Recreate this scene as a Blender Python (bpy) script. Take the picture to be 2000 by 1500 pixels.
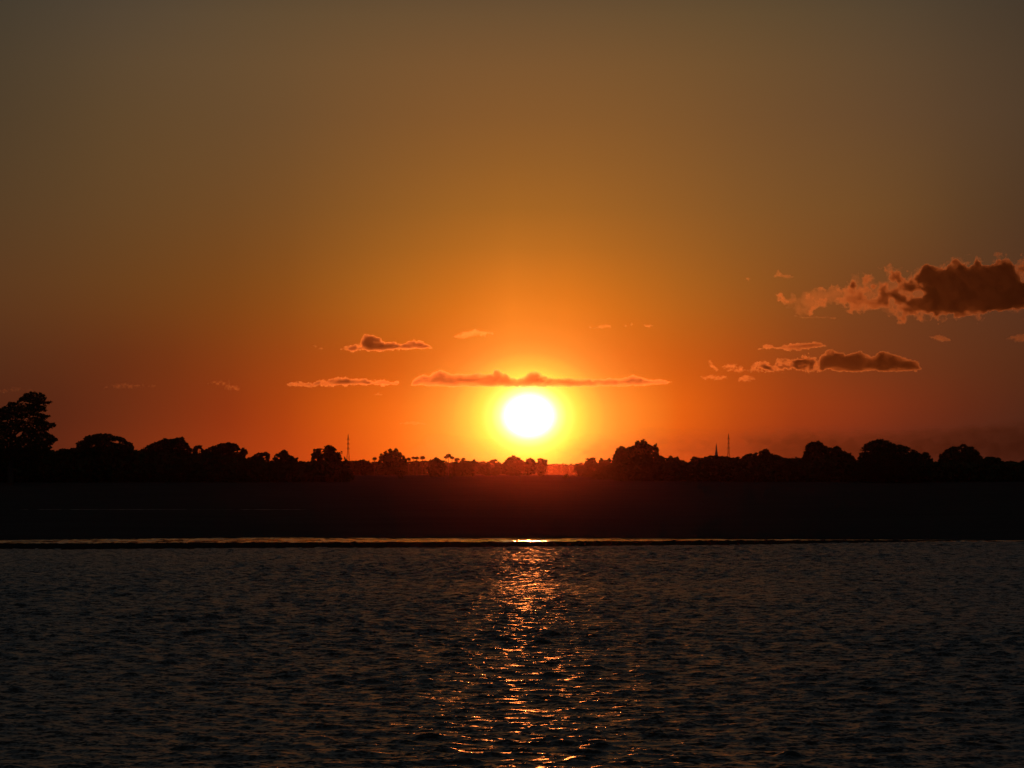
import bpy, math, numpy as np
from mathutils import Vector, Matrix

scene = bpy.context.scene
COL = scene.collection
for o in list(bpy.data.objects):
    bpy.data.objects.remove(o, do_unlink=True)
R = math.radians
rng = np.random.default_rng(7)

# ------------------------------------------------------------------ camera, sky, sun, exposure
CAM_H = 6.0
F = 6314.0                       # focal length in pixels of the 2000 px wide photograph
PITCH = math.atan(175.0 / F)     # horizon 175 px under the middle of the picture
SUN_AZ = R(0.300)
SUN_EL = R(1.025)
SUN_STRENGTH = 0.088
SUN_COLOR = (1.0, 0.21, 0.038)
HAZE_DENSITY = 1.5e-5
HAZE_COLOR = (0.78, 0.27, 0.22)
HAZE_G = 0.984

cd = bpy.data.cameras.new("camera")
cam = bpy.data.objects.new("camera", cd)
COL.objects.link(cam)
cam.location = (0, 0, CAM_H)
cam.rotation_euler = (math.pi / 2 + PITCH, 0, 0)
cd.sensor_width = 36.0
cd.lens = 36.0 * F / 2000.0
cd.clip_start = 0.5
cd.clip_end = 60000.0
scene.camera = cam

scene.view_settings.view_transform = 'Standard'
scene.view_settings.look = 'None'
scene.view_settings.exposure = 0.0
scene.view_settings.gamma = 1.0
scene.cycles.use_denoising = True
scene.cycles.volume_bounces = 1
scene.cycles.max_bounces = 6
scene.cycles.transparent_max_bounces = 16
scene.cycles.sample_clamp_direct = 0
scene.cycles.sample_clamp_indirect = 4
scene.cycles.use_fast_gi = False


def lin(c):
    c = np.asarray(c, float) / 255.0
    return np.where(c <= 0.04045, c / 12.92, ((c + 0.055) / 1.055) ** 2.4)


def el_of(y):
    return math.degrees(PITCH + math.atan((750.0 - y) / F))


def az_of(x):
    return math.degrees(math.atan((x - 1000.0) / F))


# measured glow of the evening sky: elevation row -> (azimuth, colour) samples
SKY_ROWS = [
    (30, [(0, (70, 60, 46)), (250, (84, 69, 51)), (500, (96, 75, 50)), (1000, (108, 80, 50)), (1500, (97, 75, 48)), (1750, (85, 68, 48)), (2000, (70, 57, 43))]),
    (230, [(0, (79, 62, 42)), (250, (98, 73, 45)), (500, (110, 79, 47)), (750, (126, 85, 45)), (1035, (135, 89, 44)), (1250, (130, 87, 44)), (1500, (114, 79, 45)), (1750, (99, 71, 45)), (2000, (80, 60, 42))]),
    (430, [(0, (88, 62, 37)), (250, (108, 73, 39)), (500, (127, 81, 38)), (750, (152, 94, 36)), (1035, (172, 104, 35)), (1250, (157, 96, 36)), (1500, (130, 83, 38)), (1750, (110, 72, 37)), (2000, (80, 54, 34))]),
    (610, [(0, (92, 54, 29)), (250, (115, 64, 28)), (500, (148, 77, 25)), (750, (195, 103, 26)), (900, (226, 117, 27)), (1035, (248, 131, 33)), (1150, (228, 118, 27)), (1300, (192, 101, 26)), (1450, (160, 84, 26)), (1600, (131, 69, 28)), (1750, (110, 58, 28)), (2000, (84, 47, 29))]),
    (705, [(0, (84, 44, 25)), (250, (110, 50, 23)), (500, (155, 67, 21)), (700, (198, 87, 20)), (850, (236, 110, 24)), (950, (254, 128, 32)), (1035, (256, 136, 36)), (1150, (250, 122, 30)), (1300, (212, 96, 21)), (1450, (175, 75, 20)), (1600, (135, 60, 23)), (1800, (106, 50, 25)), (2000, (84, 42, 24))]),
    (815, [(0, (78, 33, 20)), (150, (92, 38, 21)), (250, (112, 45, 21)), (500, (162, 58, 18)), (650, (210, 85, 16)), (750, (246, 104, 21)), (850, (258, 138, 34)), (920, (262, 158, 42)), (1035, (262, 160, 44)), (1150, (262, 156, 42)), (1230, (256, 132, 33)), (1300, (238, 104, 20)), (1400, (202, 81, 17)), (1500, (168, 62, 18)), (1700, (130, 48, 22)), (1850, (98, 39, 22)), (2000, (76, 35, 23))]),
    (890, [(0, (80, 32, 20)), (250, (120, 45, 20)), (600, (195, 71, 19)), (750, (240, 100, 21)), (850, (256, 134, 34)), (930, (262, 156, 42)), (1035, (262, 164, 45)), (1140, (260, 152, 42)), (1210, (246, 122, 33)), (1300, (220, 90, 21)), (1400, (182, 66, 21)), (1500, (150, 52, 22)), (1600, (124, 44, 24)), (1800, (86, 36, 26)), (2000, (66, 33, 26))]),
    (960, [(0, (78, 31, 20)), (600, (190, 69, 19)), (1035, (255, 122, 30)), (1500, (145, 50, 21)), (2000, (70, 32, 24))]),
]
AZ_SPAN = 14.0
DUSK = {230: 0.08, 430: 0.18, 610: 0.22, 705: 0.16, 815: 0.08}


def build_table():
    az = np.linspace(-AZ_SPAN, AZ_SPAN, 29)
    rows = []
    for y, smp in SKY_ROWS:
        a = np.array([az_of(x) for x, _ in smp])
        c = np.log(np.array([lin(col) for _, col in smp]))
        # the left half of the middle sky is a little duskier
        c -= np.array([[DUSK.get(y, 0.0) * math.exp(-((x - 420) / 330.0) ** 2)] for x, _ in smp])
        # the glow keeps falling off outside the frame
        a = np.concatenate([[-AZ_SPAN], a, [AZ_SPAN]])
        c = np.concatenate([[c[0] - 0.35], c, [c[-1] - 0.35]])
        m = np.gradient(c, a, axis=0)
        out = np.zeros((len(az), 3))
        for i, q in enumerate(az):
            j = min(max(np.searchsorted(a, q) - 1, 0), len(a) - 2)
            h = a[j + 1] - a[j]
            t = (q - a[j]) / h
            out[i] = ((2*t**3 - 3*t**2 + 1) * c[j] + (t**3 - 2*t**2 + t) * h * m[j]
                      + (-2*t**3 + 3*t**2) * c[j + 1] + (t**3 - t**2) * h * m[j + 1])
        rows.append((el_of(y), out))
    flat = lambda rgb: np.log(np.tile(np.array(rgb), (len(az), 1)))
    top = rows[0][1]
    rows.insert(0, (9.4, top * 0.45 + 0.55 * flat((0.027, 0.029, 0.030))))
    rows.insert(0, (11.0, top * 0.08 + 0.92 * flat((0.024, 0.0275, 0.030))))
    rows.insert(0, (15.0, flat((0.021, 0.0248, 0.028))))
    rows.insert(0, (22.0, flat((0.0195, 0.0228, 0.0255))))
    rows.insert(0, (45.0, flat((0.0172, 0.0195, 0.0215))))
    rows.insert(0, (90.0, flat((0.014, 0.0152, 0.0168))))
    rows = rows[::-1]
    e = np.array([r[0] for r in rows])
    t = np.array([r[1] for r in rows])
    m = np.gradient(t, e, axis=0)
    want = np.array([-0.3, 0.0, 0.3, 0.6, 0.9, 1.2, 1.5, 1.8, 2.1, 2.5, 2.9, 3.4, 4.0, 4.7, 5.5, 6.3, 7.2, 8.1, 9.4, 11, 13, 15, 18, 22, 30, 45, 90])
    out = []
    for q in want:
        j = min(max(np.searchsorted(e, q) - 1, 0), len(e) - 2)
        h = e[j + 1] - e[j]
        u = (q - e[j]) / h
        if q > 9:
            v = t[j] * (1 - u) + t[j + 1] * u
        else:
            v = ((2*u**3 - 3*u**2 + 1) * t[j] + (u**3 - 2*u**2 + u) * h * m[j]
                 + (-2*u**3 + 3*u**2) * t[j + 1] + (u**3 - u**2) * h * m[j + 1])
        out.append((float(q), np.exp(v) * (0.965 if q < 9 else 1.0)))
    return out


CORE = [(0, (5, 4, 3)), (32, (4, 3.4, 2.0)), (40, (1.7, 1.6, 1.0)), (49, (1.0, 1.1, 0.4)), (62, (0.7, 0.8, 0.13)), (80, (0.42, 0.5, 0.055)),
        (100, (0.25, 0.27, 0.035)), (125, (0.13, 0.11, 0.02)), (150, (0.05, 0.045, 0.01)), (190, (0.012, 0.012, 0.003)), (240, (0, 0, 0))]



def build_world():
    w = bpy.data.worlds.new("World")
    scene.world = w
    w.use_nodes = True
    nt = w.node_tree
    nt.nodes.clear()
    N, L = nt.nodes.new, nt.links.new

    def math_(op, a, b=None, clamp=False):
        n = N('ShaderNodeMath')
        n.operation = op
        n.use_clamp = clamp
        for i, v in enumerate((a, b)):
            if v is None:
                continue
            if isinstance(v, (int, float)):
                n.inputs[i].default_value = v
            else:
                L(v, n.inputs[i])
        return n.outputs[0]

    def mix(fac, a, b, mode='MIX'):
        n = N('ShaderNodeMix')
        n.data_type = 'RGBA'
        n.blend_type = mode
        n.clamp_factor = True
        n.clamp_result = False
        for sock, v in ((n.inputs[0], fac), (n.inputs[6], a), (n.inputs[7], b)):
            if isinstance(v, (int, float)):
                sock.default_value = v
            elif isinstance(v, tuple):
                sock.default_value = (*v, 1.0)
            else:
                L(v, sock)
        return n.outputs[2]

    def maprange(v, a, b, smooth=False):
        n = N('ShaderNodeMapRange')
        n.interpolation_type = 'SMOOTHSTEP' if smooth else 'LINEAR'
        n.inputs[1].default_value = a
        n.inputs[2].default_value = b
        L(v, n.inputs[0])
        return n.outputs[0]

    tc = N('ShaderNodeTexCoord')
    sp = N('ShaderNodeSeparateXYZ')
    L(tc.outputs['Generated'], sp.inputs[0])
    x, y, z = sp.outputs
    az = math_('MULTIPLY', math_('ARCTAN2', x, y), 180 / math.pi)
    el = math_('MULTIPLY', math_('ARCSINE', z), 180 / math.pi)
    u = maprange(az, -AZ_SPAN, AZ_SPAN)
    SC = 2.0
    cur = None
    table = build_table()
    for i, (e, cols) in enumerate(table):
        if np.allclose(cols, cols[0]):
            c = tuple(float(v) / SC for v in cols[0])
        else:
            rp = N('ShaderNodeValToRGB')
            cr = rp.color_ramp
            cr.interpolation = 'LINEAR'
            n = len(cols)
            cr.elements[0].position = 0.0
            cr.elements[1].position = 1.0
            for k in range(1, n - 1):
                cr.elements.new(k / (n - 1))
            for k in range(n):
                cr.elements[k].color = (*[float(v) / SC for v in cols[k]], 1.0)
            L(u, rp.inputs[0])
            c = rp.outputs[0]
        cur = c if cur is None else mix(maprange(el, table[i - 1][0], e), cur, c)
    # the far side of the sky, away from the sun
    away = maprange(math_('ABSOLUTE', az), 13.0, 80.0, True)
    cur = mix(away, cur, (0.012, 0.0125, 0.014))
    # aureole of the sun
    sx, sy = math.degrees(SUN_AZ), math.degrees(SUN_EL)
    pxdeg = F * math.pi / 180
    dx = math_('MULTIPLY', math_('SUBTRACT', az, sx), pxdeg / 1.19)
    dy = math_('MULTIPLY', math_('SUBTRACT', el, sy), pxdeg)
    rho = math_('SQRT', math_('ADD', math_('MULTIPLY', dx, dx), math_('MULTIPLY', dy, dy)))
    rp = N('ShaderNodeValToRGB')
    cr = rp.color_ramp
    cr.interpolation = 'LINEAR'
    mx = CORE[-1][0]
    while len(cr.elements) < len(CORE):
        cr.elements.new(0.5)
    for k, (r_, c_) in enumerate(CORE):
        cr.elements[k].position = r_ / mx
    for k, (r_, c_) in enumerate(CORE):
        cr.elements[k].color = (c_[0] / 8, c_[1] / 8, c_[2] / 8, 1)
    L(math_('DIVIDE', rho, mx), rp.inputs[0])
    core = mix(1.0, rp.outputs[0], (8.0, 8.0, 8.0), 'MULTIPLY')
    cur = mix(1.0, cur, (SC, SC, SC), 'MULTIPLY')
    cur = mix(1.0, cur, core, 'ADD')
    bg = N('ShaderNodeBackground')
    L(cur, bg.inputs[0])
    bg.inputs[1].default_value = 1.0
    # a clear-air sky with the sun at the same place adds the last cool light of the day
    sky = N('ShaderNodeTexSky')
    sky.sky_type = 'NISHITA'
    sky.sun_disc = False
    sky.sun_elevation = SUN_EL
    sky.sun_rotation = SUN_AZ
    sky.altitude = 50
    sky.air_density = 1.0
    sky.dust_density = 1.0
    sky.ozone_density = 1.0
    bg2 = N('ShaderNodeBackground')
    L(sky.outputs[0], bg2.inputs[0])
    bg2.inputs[1].default_value = NISHITA
    add = N('ShaderNodeAddShader')
    L(bg.outputs[0], add.inputs[0])
    L(bg2.outputs[0], add.inputs[1])
    out = N('ShaderNodeOutputWorld')
    L(add.outputs[0], out.inputs[0])
    w.cycles.sampling_method = 'MANUAL'
    w.cycles.sample_map_resolution = 4096


NISHITA = 0.0006
build_world()

SUN_DIR = Vector((math.sin(SUN_AZ) * math.cos(SUN_EL), math.cos(SUN_AZ) * math.cos(SUN_EL), math.sin(SUN_EL)))
sl = bpy.data.lights.new("sun", 'SUN')
sl.energy = SUN_STRENGTH
sl.color = SUN_COLOR
sl.angle = R(0.53)
sun = bpy.data.objects.new("sun", sl)
sun.rotation_euler = SUN_DIR.to_track_quat('Z', 'Y').to_euler()
sun.location = (50, 900, 400)
COL.objects.link(sun)


# ------------------------------------------------------------------ helpers
def at(px, py, Y):
    """point at the distance Y seen at a spot of the photograph"""
    dx = (px - 1000.0) / F
    du = (750.0 - py) / F
    d = np.array([dx, math.cos(PITCH) - du * math.sin(PITCH), math.sin(PITCH) + du * math.cos(PITCH)])
    s = Y / d[1]
    return np.array([d[0] * s, Y, CAM_H + d[2] * s])


def mesh_obj(name, verts, faces, mat, parent=None, smooth=False):
    """verts (n,3) array; faces (m,k) array or list of lists"""
    me = bpy.data.meshes.new(name)
    verts = np.asarray(verts, np.float32)
    if isinstance(faces, np.ndarray):
        m, k = faces.shape
        me.vertices.add(len(verts))
        me.vertices.foreach_set('co', verts.ravel())
        me.loops.add(m * k)
        me.loops.foreach_set('vertex_index', faces.astype(np.int32).ravel())
        me.polygons.add(m)
        me.polygons.foreach_set('loop_start', np.arange(0, m * k, k, dtype=np.int32))
        me.polygons.foreach_set('loop_total', np.full(m, k, np.int32))
        me.update(calc_edges=True)
    else:
        me.from_pydata([tuple(v) for v in verts.tolist()], [], [list(f) for f in faces])
        me.update()
    me.polygons.foreach_set('use_smooth', np.full(len(me.polygons), smooth, bool))
    me.materials.append(mat)
    o = bpy.data.objects.new(name, me)
    COL.objects.link(o)
    if parent is not None:
        o.parent = parent
        o.matrix_parent_inverse = Matrix.Translation(-Vector(parent.location))
    return o


def empty(name, loc):
    o = bpy.data.objects.new(name, None)
    o.empty_display_size = 0.5
    o.location = tuple(float(v) for v in loc)
    COL.objects.link(o)
    return o


def tag(o, label=None, cat=None, group=None, kind=None):
    if label:
        o['label'] = label
    if cat:
        o['category'] = cat
    if group:
        o['group'] = group
    if kind:
        o['kind'] = kind
    return o


def principled(name, color, rough=0.8, **kw):
    m = bpy.data.materials.new(name)
    m.use_nodes = True
    b = m.node_tree.nodes['Principled BSDF']
    b.inputs['Base Color'].default_value = (*color, 1)
    b.inputs['Roughness'].default_value = rough
    for k, v in kw.items():
        b.inputs[k.replace('_', ' ')].default_value = v
    return m


def mottled(name, c1, c2, scale, rough=0.9, bump=0.0):
    m = principled(name, c1, rough)
    nt = m.node_tree
    b = nt.nodes['Principled BSDF']
    tc = nt.nodes.new('ShaderNodeTexCoord')
    nz = nt.nodes.new('ShaderNodeTexNoise')
    nz.inputs['Scale'].default_value = scale
    nz.inputs['Detail'].default_value = 6
    nt.links.new(tc.outputs['Object'], nz.inputs['Vector'])
    mx = nt.nodes.new('ShaderNodeMix')
    mx.data_type = 'RGBA'
    mx.inputs[6].default_value = (*c1, 1)
    mx.inputs[7].default_value = (*c2, 1)
    nt.links.new(nz.outputs[0], mx.inputs[0])
    nt.links.new(mx.outputs[2], b.inputs['Base Color'])
    b.inputs['Specular IOR Level'].default_value = 0.0
    if bump:
        bp = nt.nodes.new('ShaderNodeBump')
        bp.inputs['Strength'].default_value = bump
        nt.links.new(nz.outputs[0], bp.inputs['Height'])
        nt.links.new(bp.outputs[0], b.inputs['Normal'])
    return m


MAT_LEAF = mottled('leaves', (0.035, 0.05, 0.02), (0.07, 0.085, 0.035), 0.4, 0.8)
MAT_BARK = mottled('bark', (0.06, 0.045, 0.035), (0.12, 0.095, 0.07), 1.5, 0.95)
MAT_SAND = mottled('damp_sand', (0.042, 0.040, 0.036), (0.075, 0.071, 0.063), 0.05, 1.0, 0.1)
MAT_SILT = mottled('wet_silt', (0.025, 0.023, 0.02), (0.04, 0.036, 0.031), 0.3, 1.0, 0.1)
MAT_STEEL = mottled('weathered_steel', (0.06, 0.055, 0.05), (0.11, 0.10, 0.09), 2.0, 0.8)
MAT_STUCCO = mottled('weathered_stucco', (0.3, 0.27, 0.22), (0.42, 0.38, 0.3), 0.8, 0.9)


def water_mat(name, rough, layers, lean=0.0):
    """glossy water; layers = (ripples per metre, slope across, slope along)"""
    m = principled(name, (0.006, 0.008, 0.007), rough, IOR=1.333)
    nt = m.node_tree
    L = nt.links.new
    b = nt.nodes['Principled BSDF']
    tc = nt.nodes.new('ShaderNodeTexCoord')
    gm = nt.nodes.new('ShaderNodeNewGeometry')
    cur = gm.outputs['Normal']
    if lean:                      # normals tilted towards the camera to darken the water with higher sky reflections
        ln = nt.nodes.new('ShaderNodeVectorMath')
        L(cur, ln.inputs[0])
        ln.inputs[1].default_value = (0.0, -lean, 0.0)
        cur = ln.outputs[0]
    for sc, kx, ky in layers:
        nz = nt.nodes.new('ShaderNodeTexNoise')
        nz.inputs['Scale'].default_value = sc
        nz.inputs['Detail'].default_value = 1.0
        nz.inputs['Roughness'].default_value = 0.5
        L(tc.outputs['Object'], nz.inputs['Vector'])
        sub = nt.nodes.new('ShaderNodeVectorMath')
        sub.operation = 'SUBTRACT'
        L(nz.outputs['Color'], sub.inputs[0])
        sub.inputs[1].default_value = (0.5, 0.5, 0.5)
        mul = nt.nodes.new('ShaderNodeVectorMath')
        mul.operation = 'MULTIPLY'
        L(sub.outputs[0], mul.inputs[0])
        mul.inputs[1].default_value = (kx, ky, 0.0)
        ad = nt.nodes.new('ShaderNodeVectorMath')
        L(cur, ad.inputs[0])
        L(mul.outputs[0], ad.inputs[1])
        cur = ad.outputs[0]
    nm = nt.nodes.new('ShaderNodeVectorMath')
    nm.operation = 'NORMALIZE'
    L(cur, nm.inputs[0])
    L(nm.outputs[0], b.inputs['Normal'])
    return m


MAT_WATER = water_mat('river_water', 0.285, [(2.6, 1.5, 1.35), (9.0, 1.7, 1.5)], 0.06)
MAT_CALM = water_mat('calm_water', 0.02, [(0.7, 0.12, 0.34), (3.0, 0.10, 0.26)])
MAT_MUDWATER = water_mat('muddy_water', 0.3, [(1.5, 0.9, 1.2)])


def vnoise(x, y, seed):
    """smooth value noise, arrays in, -1..1 out"""
    r = np.random.default_rng(seed).uniform(-1, 1, (256, 256))
    xi, yi = np.floor(x).astype(int), np.floor(y).astype(int)
    fx, fy = x - xi, y - yi
    fx, fy = fx*fx*fx*(fx*(6*fx-15)+10), fy*fy*fy*(fy*(6*fy-15)+10)
    xi, yi = xi & 255, yi & 255
    x1, y1 = (xi + 1) & 255, (yi + 1) & 255
    return (r[xi, yi]*(1-fx)*(1-fy) + r[x1, yi]*fx*(1-fy) + r[xi, y1]*(1-fx)*fy + r[x1, y1]*fx*fy)


def fbm(x, y, seed, octv=5, gain=0.5):
    s, a = 0, 1.0
    for k in range(octv):
        s = s + a * vnoise(x * 2**k + 17.3*k, y * 2**k + 5.1*k, seed + k)
        a *= gain
    return s


def poly_sdf(px, py, poly):
    """signed distance to a polygon, positive inside"""
    poly = np.asarray(poly, float)
    n = len(poly)
    d = np.full(px.shape, 1e9)
    inside = np.zeros(px.shape, bool)
    for i in range(n):
        ax, ay = poly[i]
        bx, by = poly[(i + 1) % n]
        ex, ey = bx - ax, by - ay
        t = np.clip(((px-ax)*ex + (py-ay)*ey) / max(ex*ex + ey*ey, 1e-9), 0, 1)
        d = np.minimum(d, np.hypot(px - ax - t*ex, py - ay - t*ey))
        if ey != 0:
            cond = ((ay > py) != (by > py)) & (px < ax + (py - ay) * ex / ey)
            inside ^= cond
    return np.where(inside, d, -d)


def grid_faces(nr, nc):
    i = np.arange(nr - 1)[:, None] * nc + np.arange(nc - 1)[None, :]
    return np.stack([i, i + 1, i + nc + 1, i + nc], -1).reshape(-1, 4)


# ------------------------------------------------------------------ water
def build_river():
    r0, r1, step = 44.0, 300.0, 0.0012
    nr = int(math.log(r1 / r0) / step)
    rr = r0 * np.exp(np.arange(nr) * step)
    th = np.radians(np.arange(-12.5, 12.5, 0.0205))
    nc = len(th)
    X = (rr[:, None] * np.sin(th)[None, :]).astype(np.float32)
    Y = (rr[:, None] * np.cos(th)[None, :]).astype(np.float32)
    Z = np.zeros_like(X)
    g = np.random.default_rng(21)
    gust = 1.0 + 0.32 * fbm(X / 26.0, Y / 34.0, 93, 3).astype(np.float32)
    # (how many, wavelengths, share of the slope)
    nw = 150
    lam = np.exp(g.uniform(math.log(0.30), math.log(2.6), nw))
    ang = g.normal(0, R(46), nw) + np.where(g.uniform(size=nw) < 0.5, 0, math.pi) + R(9)
    amp = lam ** 1.0 * (0.35 + 0.65 * np.exp(-((np.log(lam / 0.8)) / 0.7) ** 2)) * g.uniform(0.5, 1.3, nw)
    k = 2 * math.pi / lam
    amp *= WAVE_SLOPE / math.sqrt(float(np.sum((amp * k) ** 2) / 2))
    ph = g.uniform(0, 2 * math.pi, nw)
    dr = rr * step
    for i in range(nw):
        kx, ky = k[i] * math.sin(ang[i]), k[i] * math.cos(ang[i])
        leff = lam[i] / max(abs(math.cos(ang[i])), 0.2)
        fade = np.clip((leff / dr - 2.2) / 2.0, 0, 1)
        last = np.searchsorted(-fade, -1e-6)
        n = int(np.count_nonzero(fade > 0))
        if n == 0:
            continue
        arg = (kx * X[:n] + ky * Y[:n] + ph[i]).astype(np.float32)
        s = np.sin(arg)
        Z[:n] += (amp[i] * fade[:n])[:, None].astype(np.float32) * s
    Z *= gust
    # peak the crests a little
    sd = float(Z.std())
    Z += 0.22 * (Z * Z / max(sd, 1e-6) - sd)
    pxs = 1000 + F * np.tan(th)
    sfr, sbk, sfs = shore(pxs)
    behind = (Y > (0.5 * (sfr + sbk))[None, :]) & (pxs < 1950)[None, :]
    edge = np.clip((rr - r0) / 3.0, 0, 1) * np.clip((r1 - rr) / 12.0, 0, 1)
    Z *= edge[:, None]
    ea = np.clip((np.radians(12.5) - np.abs(th)) / R(0.4), 0, 1)
    Z *= ea[None, :]
    Z[behind] = -0.12
    V = np.stack([X, Y, Z], -1).reshape(-1, 3)
    fc = grid_faces(nr, nc)[:, ::-1]
    # the rest of the river, out of the lens' reach
    base = len(V)
    ring = []
    big = 7200.0
    a_l, a_r = -R(12.5), R(12.5)
    pts = [(-big, -500), (big, -500), (big, big), (-big, big)]
    V2 = np.array([(p[0], p[1], -0.30) for p in pts], np.float32)
    V = np.concatenate([V, V2])
    fc = np.concatenate([fc, np.array([[base, base + 1, base + 2, base + 3]])])
    o = mesh_obj('water', V, fc, MAT_WATER, smooth=True)
    tag(o, 'dark rippled river water with an orange sun glitter path', kind='structure')


WAVE_SLOPE = 0.098


def shore(xs):
    """sandbar front, sandbar back, far shore: distances by azimuth (photo x)"""
    fr = np.interp(xs, [-1500, 0, 500, 1000, 1250, 1500, 1800, 1950, 2600], [252, 256, 259.5, 263.5, 268.5, 274, 284, 290, 293])
    bk = np.interp(xs, [-1500, 0, 500, 1000, 1250, 1500, 1800, 1950, 2600], [275, 277, 281, 284, 287, 290, 290.7, 291, 292.5])
    fs = np.interp(xs, [-1500, 0, 300, 560, 800, 1000, 1250, 1500, 1800, 1950, 2600], [288, 291, 297, 304, 298, 300, 297.5, 294.5, 292, 291, 290])
    return fr, bk, fs


build_river()


def build_sandbar():
    xs = np.linspace(-1200, 1960, 900)
    fr, bk, fs = shore(xs)
    n = 15
    V = np.zeros((n, len(xs), 3))
    wob = 1.3 * fbm(xs / 160.0, xs * 0, 5, 4) + 0.5 * fbm(xs / 26.0, xs * 0, 6, 3)
    lump = 0.05 * fbm(xs / 11.0, xs * 0, 9, 3) + 0.05 * np.clip(fbm(xs / 5.0, xs * 0 + 3, 12, 2), 0, 2)
    for j in range(n):
        t = j / (n - 1)
        d = (fr + wob * (1 - t)) * (1 - t) + bk * t
        prof = max(0.0, math.sin(math.pi * min(t * 1.0, 1.0))) ** 0.6
        taper = np.clip((1960 - xs) / 500.0, 0.05, 1) ** 0.7
        h = 0.14 * prof * taper + lump * prof * taper * (1 if 0.3 < t < 0.95 else 0.3)
        V[j, :, 0] = (xs - 1000) / F * d
        V[j, :, 1] = d
        V[j, :, 2] = h - (0.05 if j in (0, n - 1) else 0)
    f = grid_faces(n, len(xs))[:, ::-1]
    o = mesh_obj('sandbar', V.reshape(-1, 3), f, MAT_SILT, smooth=True)
    tag(o, 'low dark sandbar strip between river and bright channel', kind='structure')


build_sandbar()


def build_channel():
    xs = np.linspace(-1500, 2300, 200)
    V = np.zeros((2, len(xs), 3))
    fr, bk, fs = shore(xs)
    for j, d in enumerate((bk - 6.0, fs + 8.0)):
        V[j, :, 0] = (xs - 1000) / F * d
        V[j, :, 1] = d
        V[j, :, 2] = 0.02
    f = grid_faces(2, len(xs))[:, ::-1]
    o = mesh_obj('calm_channel', V.reshape(-1, 3), f, MAT_CALM)
    tag(o, 'calm bright strip of water behind the sandbar', kind='structure')


build_channel()


def land_z(d, x):
    """height of the far bank by distance"""
    z = np.interp(d, [280, 300, 330, 420, 600, 800, 930, 1000, 1060, 1120, 7000], [0.1, 0.25, 0.4, 0.55, 0.8, 1.3, 2.2, 3.4, 4.4, 4.6, 4.6])
    return z


def build_land():
    d = np.concatenate([[0, 1.5, 4, 8, 14], np.geomspace(20, 900, 90), np.geomspace(920, 6700, 40)])
    xs = np.concatenate([np.linspace(-6000, -1300, 30), np.linspace(-1200, 3200, 420), np.linspace(3300, 8000, 30)])
    fr, bk, fs = shore(xs)
    fs = fs + 0.8 * fbm(xs / 120.0, xs * 0, 31, 4)
    D = fs[None, :] + d[:, None]
    Xw = (xs[None, :] - 1000) / F * D
    Z = land_z(D, Xw)
    Z += 0.10 * fbm(Xw / 40.0, D / 40.0, 44, 4) * np.clip((D - 300) / 200, 0, 1)
    Z[0] = -0.15
    Z[1] = 0.12
    Z[2] = 0.26
    # shallow basin that holds the thin pool
    pool = np.exp(-((D - 494) / 10.0) ** 2) * np.clip((820 - xs[None, :]) / 150.0, 0, 1) * np.clip((xs[None, :] + 100) / 150.0, 0, 1)
    Z -= 0.45 * pool
    V = np.stack([Xw, D, Z], -1).reshape(-1, 3)
    f = grid_faces(len(d), len(xs))[:, ::-1]
    o = mesh_obj('ground', V, f, MAT_SAND, smooth=True)
    tag(o, 'flat dark far bank rising to a low field', kind='structure')


build_land()


def build_pool():
    xs = np.linspace(40, 610, 160)
    w = 1.4 * np.sin(np.pi * (xs - 40) / 570) ** 0.5 + 0.8 * fbm(xs / 70, xs * 0, 71, 3)
    w = np.clip(w * np.clip(0.75 + 0.9 * fbm(xs / 22, xs * 0 + 4, 75, 3), 0, 1), 0.02, None)
    mid = 494 + 1.2 * fbm(xs / 200, xs * 0, 72, 2)
    V = np.zeros((2, len(xs), 3))
    for j, d in enumerate((mid - w, mid + w)):
        V[j, :, 0] = (xs - 1000) / F * d
        V[j, :, 1] = d
        V[j, :, 2] = 0.52
    o = mesh_obj('shallow_pool', V.reshape(-1, 3), grid_faces(2, len(xs))[:, ::-1], MAT_MUDWATER)
    tag(o, 'faint thin pool of water lying on the dark far bank', kind='structure')


build_pool()


# ------------------------------------------------------------------ trees
def tube(pts, radii, seg=7):
    """tapered tube along points -> verts, faces (lists)"""
    V, Fc = [], []
    pts = [np.asarray(p, float) for p in pts]
    for i, p in enumerate(pts):
        t = pts[min(i + 1, len(pts) - 1)] - pts[max(i - 1, 0)]
        t = t / max(np.linalg.norm(t), 1e-9)
        a = np.cross(t, [0.3, 1, 0.1])
        a /= np.linalg.norm(a)
        b = np.cross(t, a)
        for k in range(seg):
            q = 2 * math.pi * k / seg
            V.append(p + radii[i] * (math.cos(q) * a + math.sin(q) * b))
    for i in range(len(pts) - 1):
        for k in range(seg):
            k2 = (k + 1) % seg
            Fc.append([i*seg + k, i*seg + k2, (i+1)*seg + k2, (i+1)*seg + k])
    Fc.append(list(range(seg))[::-1])
    Fc.append([(len(pts)-1)*seg + k for k in range(seg)])
    return V, Fc


def join(parts):
    V, Fc = [], []
    for v, f in parts:
        n = len(V)
        V += list(v)
        Fc += [[i + n for i in q] for q in f]
    return V, Fc


def leaf_quads(C, size, g):
    """irregular leaf-clump faces around the centres C (n,3)"""
    n = len(C)
    a = g.normal(size=(n, 3))
    a[:, 2] *= 0.55
    a /= np.linalg.norm(a, axis=1, keepdims=True)
    b = np.cross(a, g.normal(size=(n, 3)))
    b /= np.linalg.norm(b, axis=1, keepdims=True)
    s = size * g.uniform(0.55, 1.35, (n, 1))
    q = s * g.uniform(0.4, 0.8, (n, 1))
    V = np.stack([C - a*s, C + b*q*g.uniform(.6, 1.2, (n, 1)), C + a*s, C - b*q*g.uniform(.6, 1.2, (n, 1))], 1)
    return V.reshape(-1, 3), np.arange(4 * n).reshape(n, 4)


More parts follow.
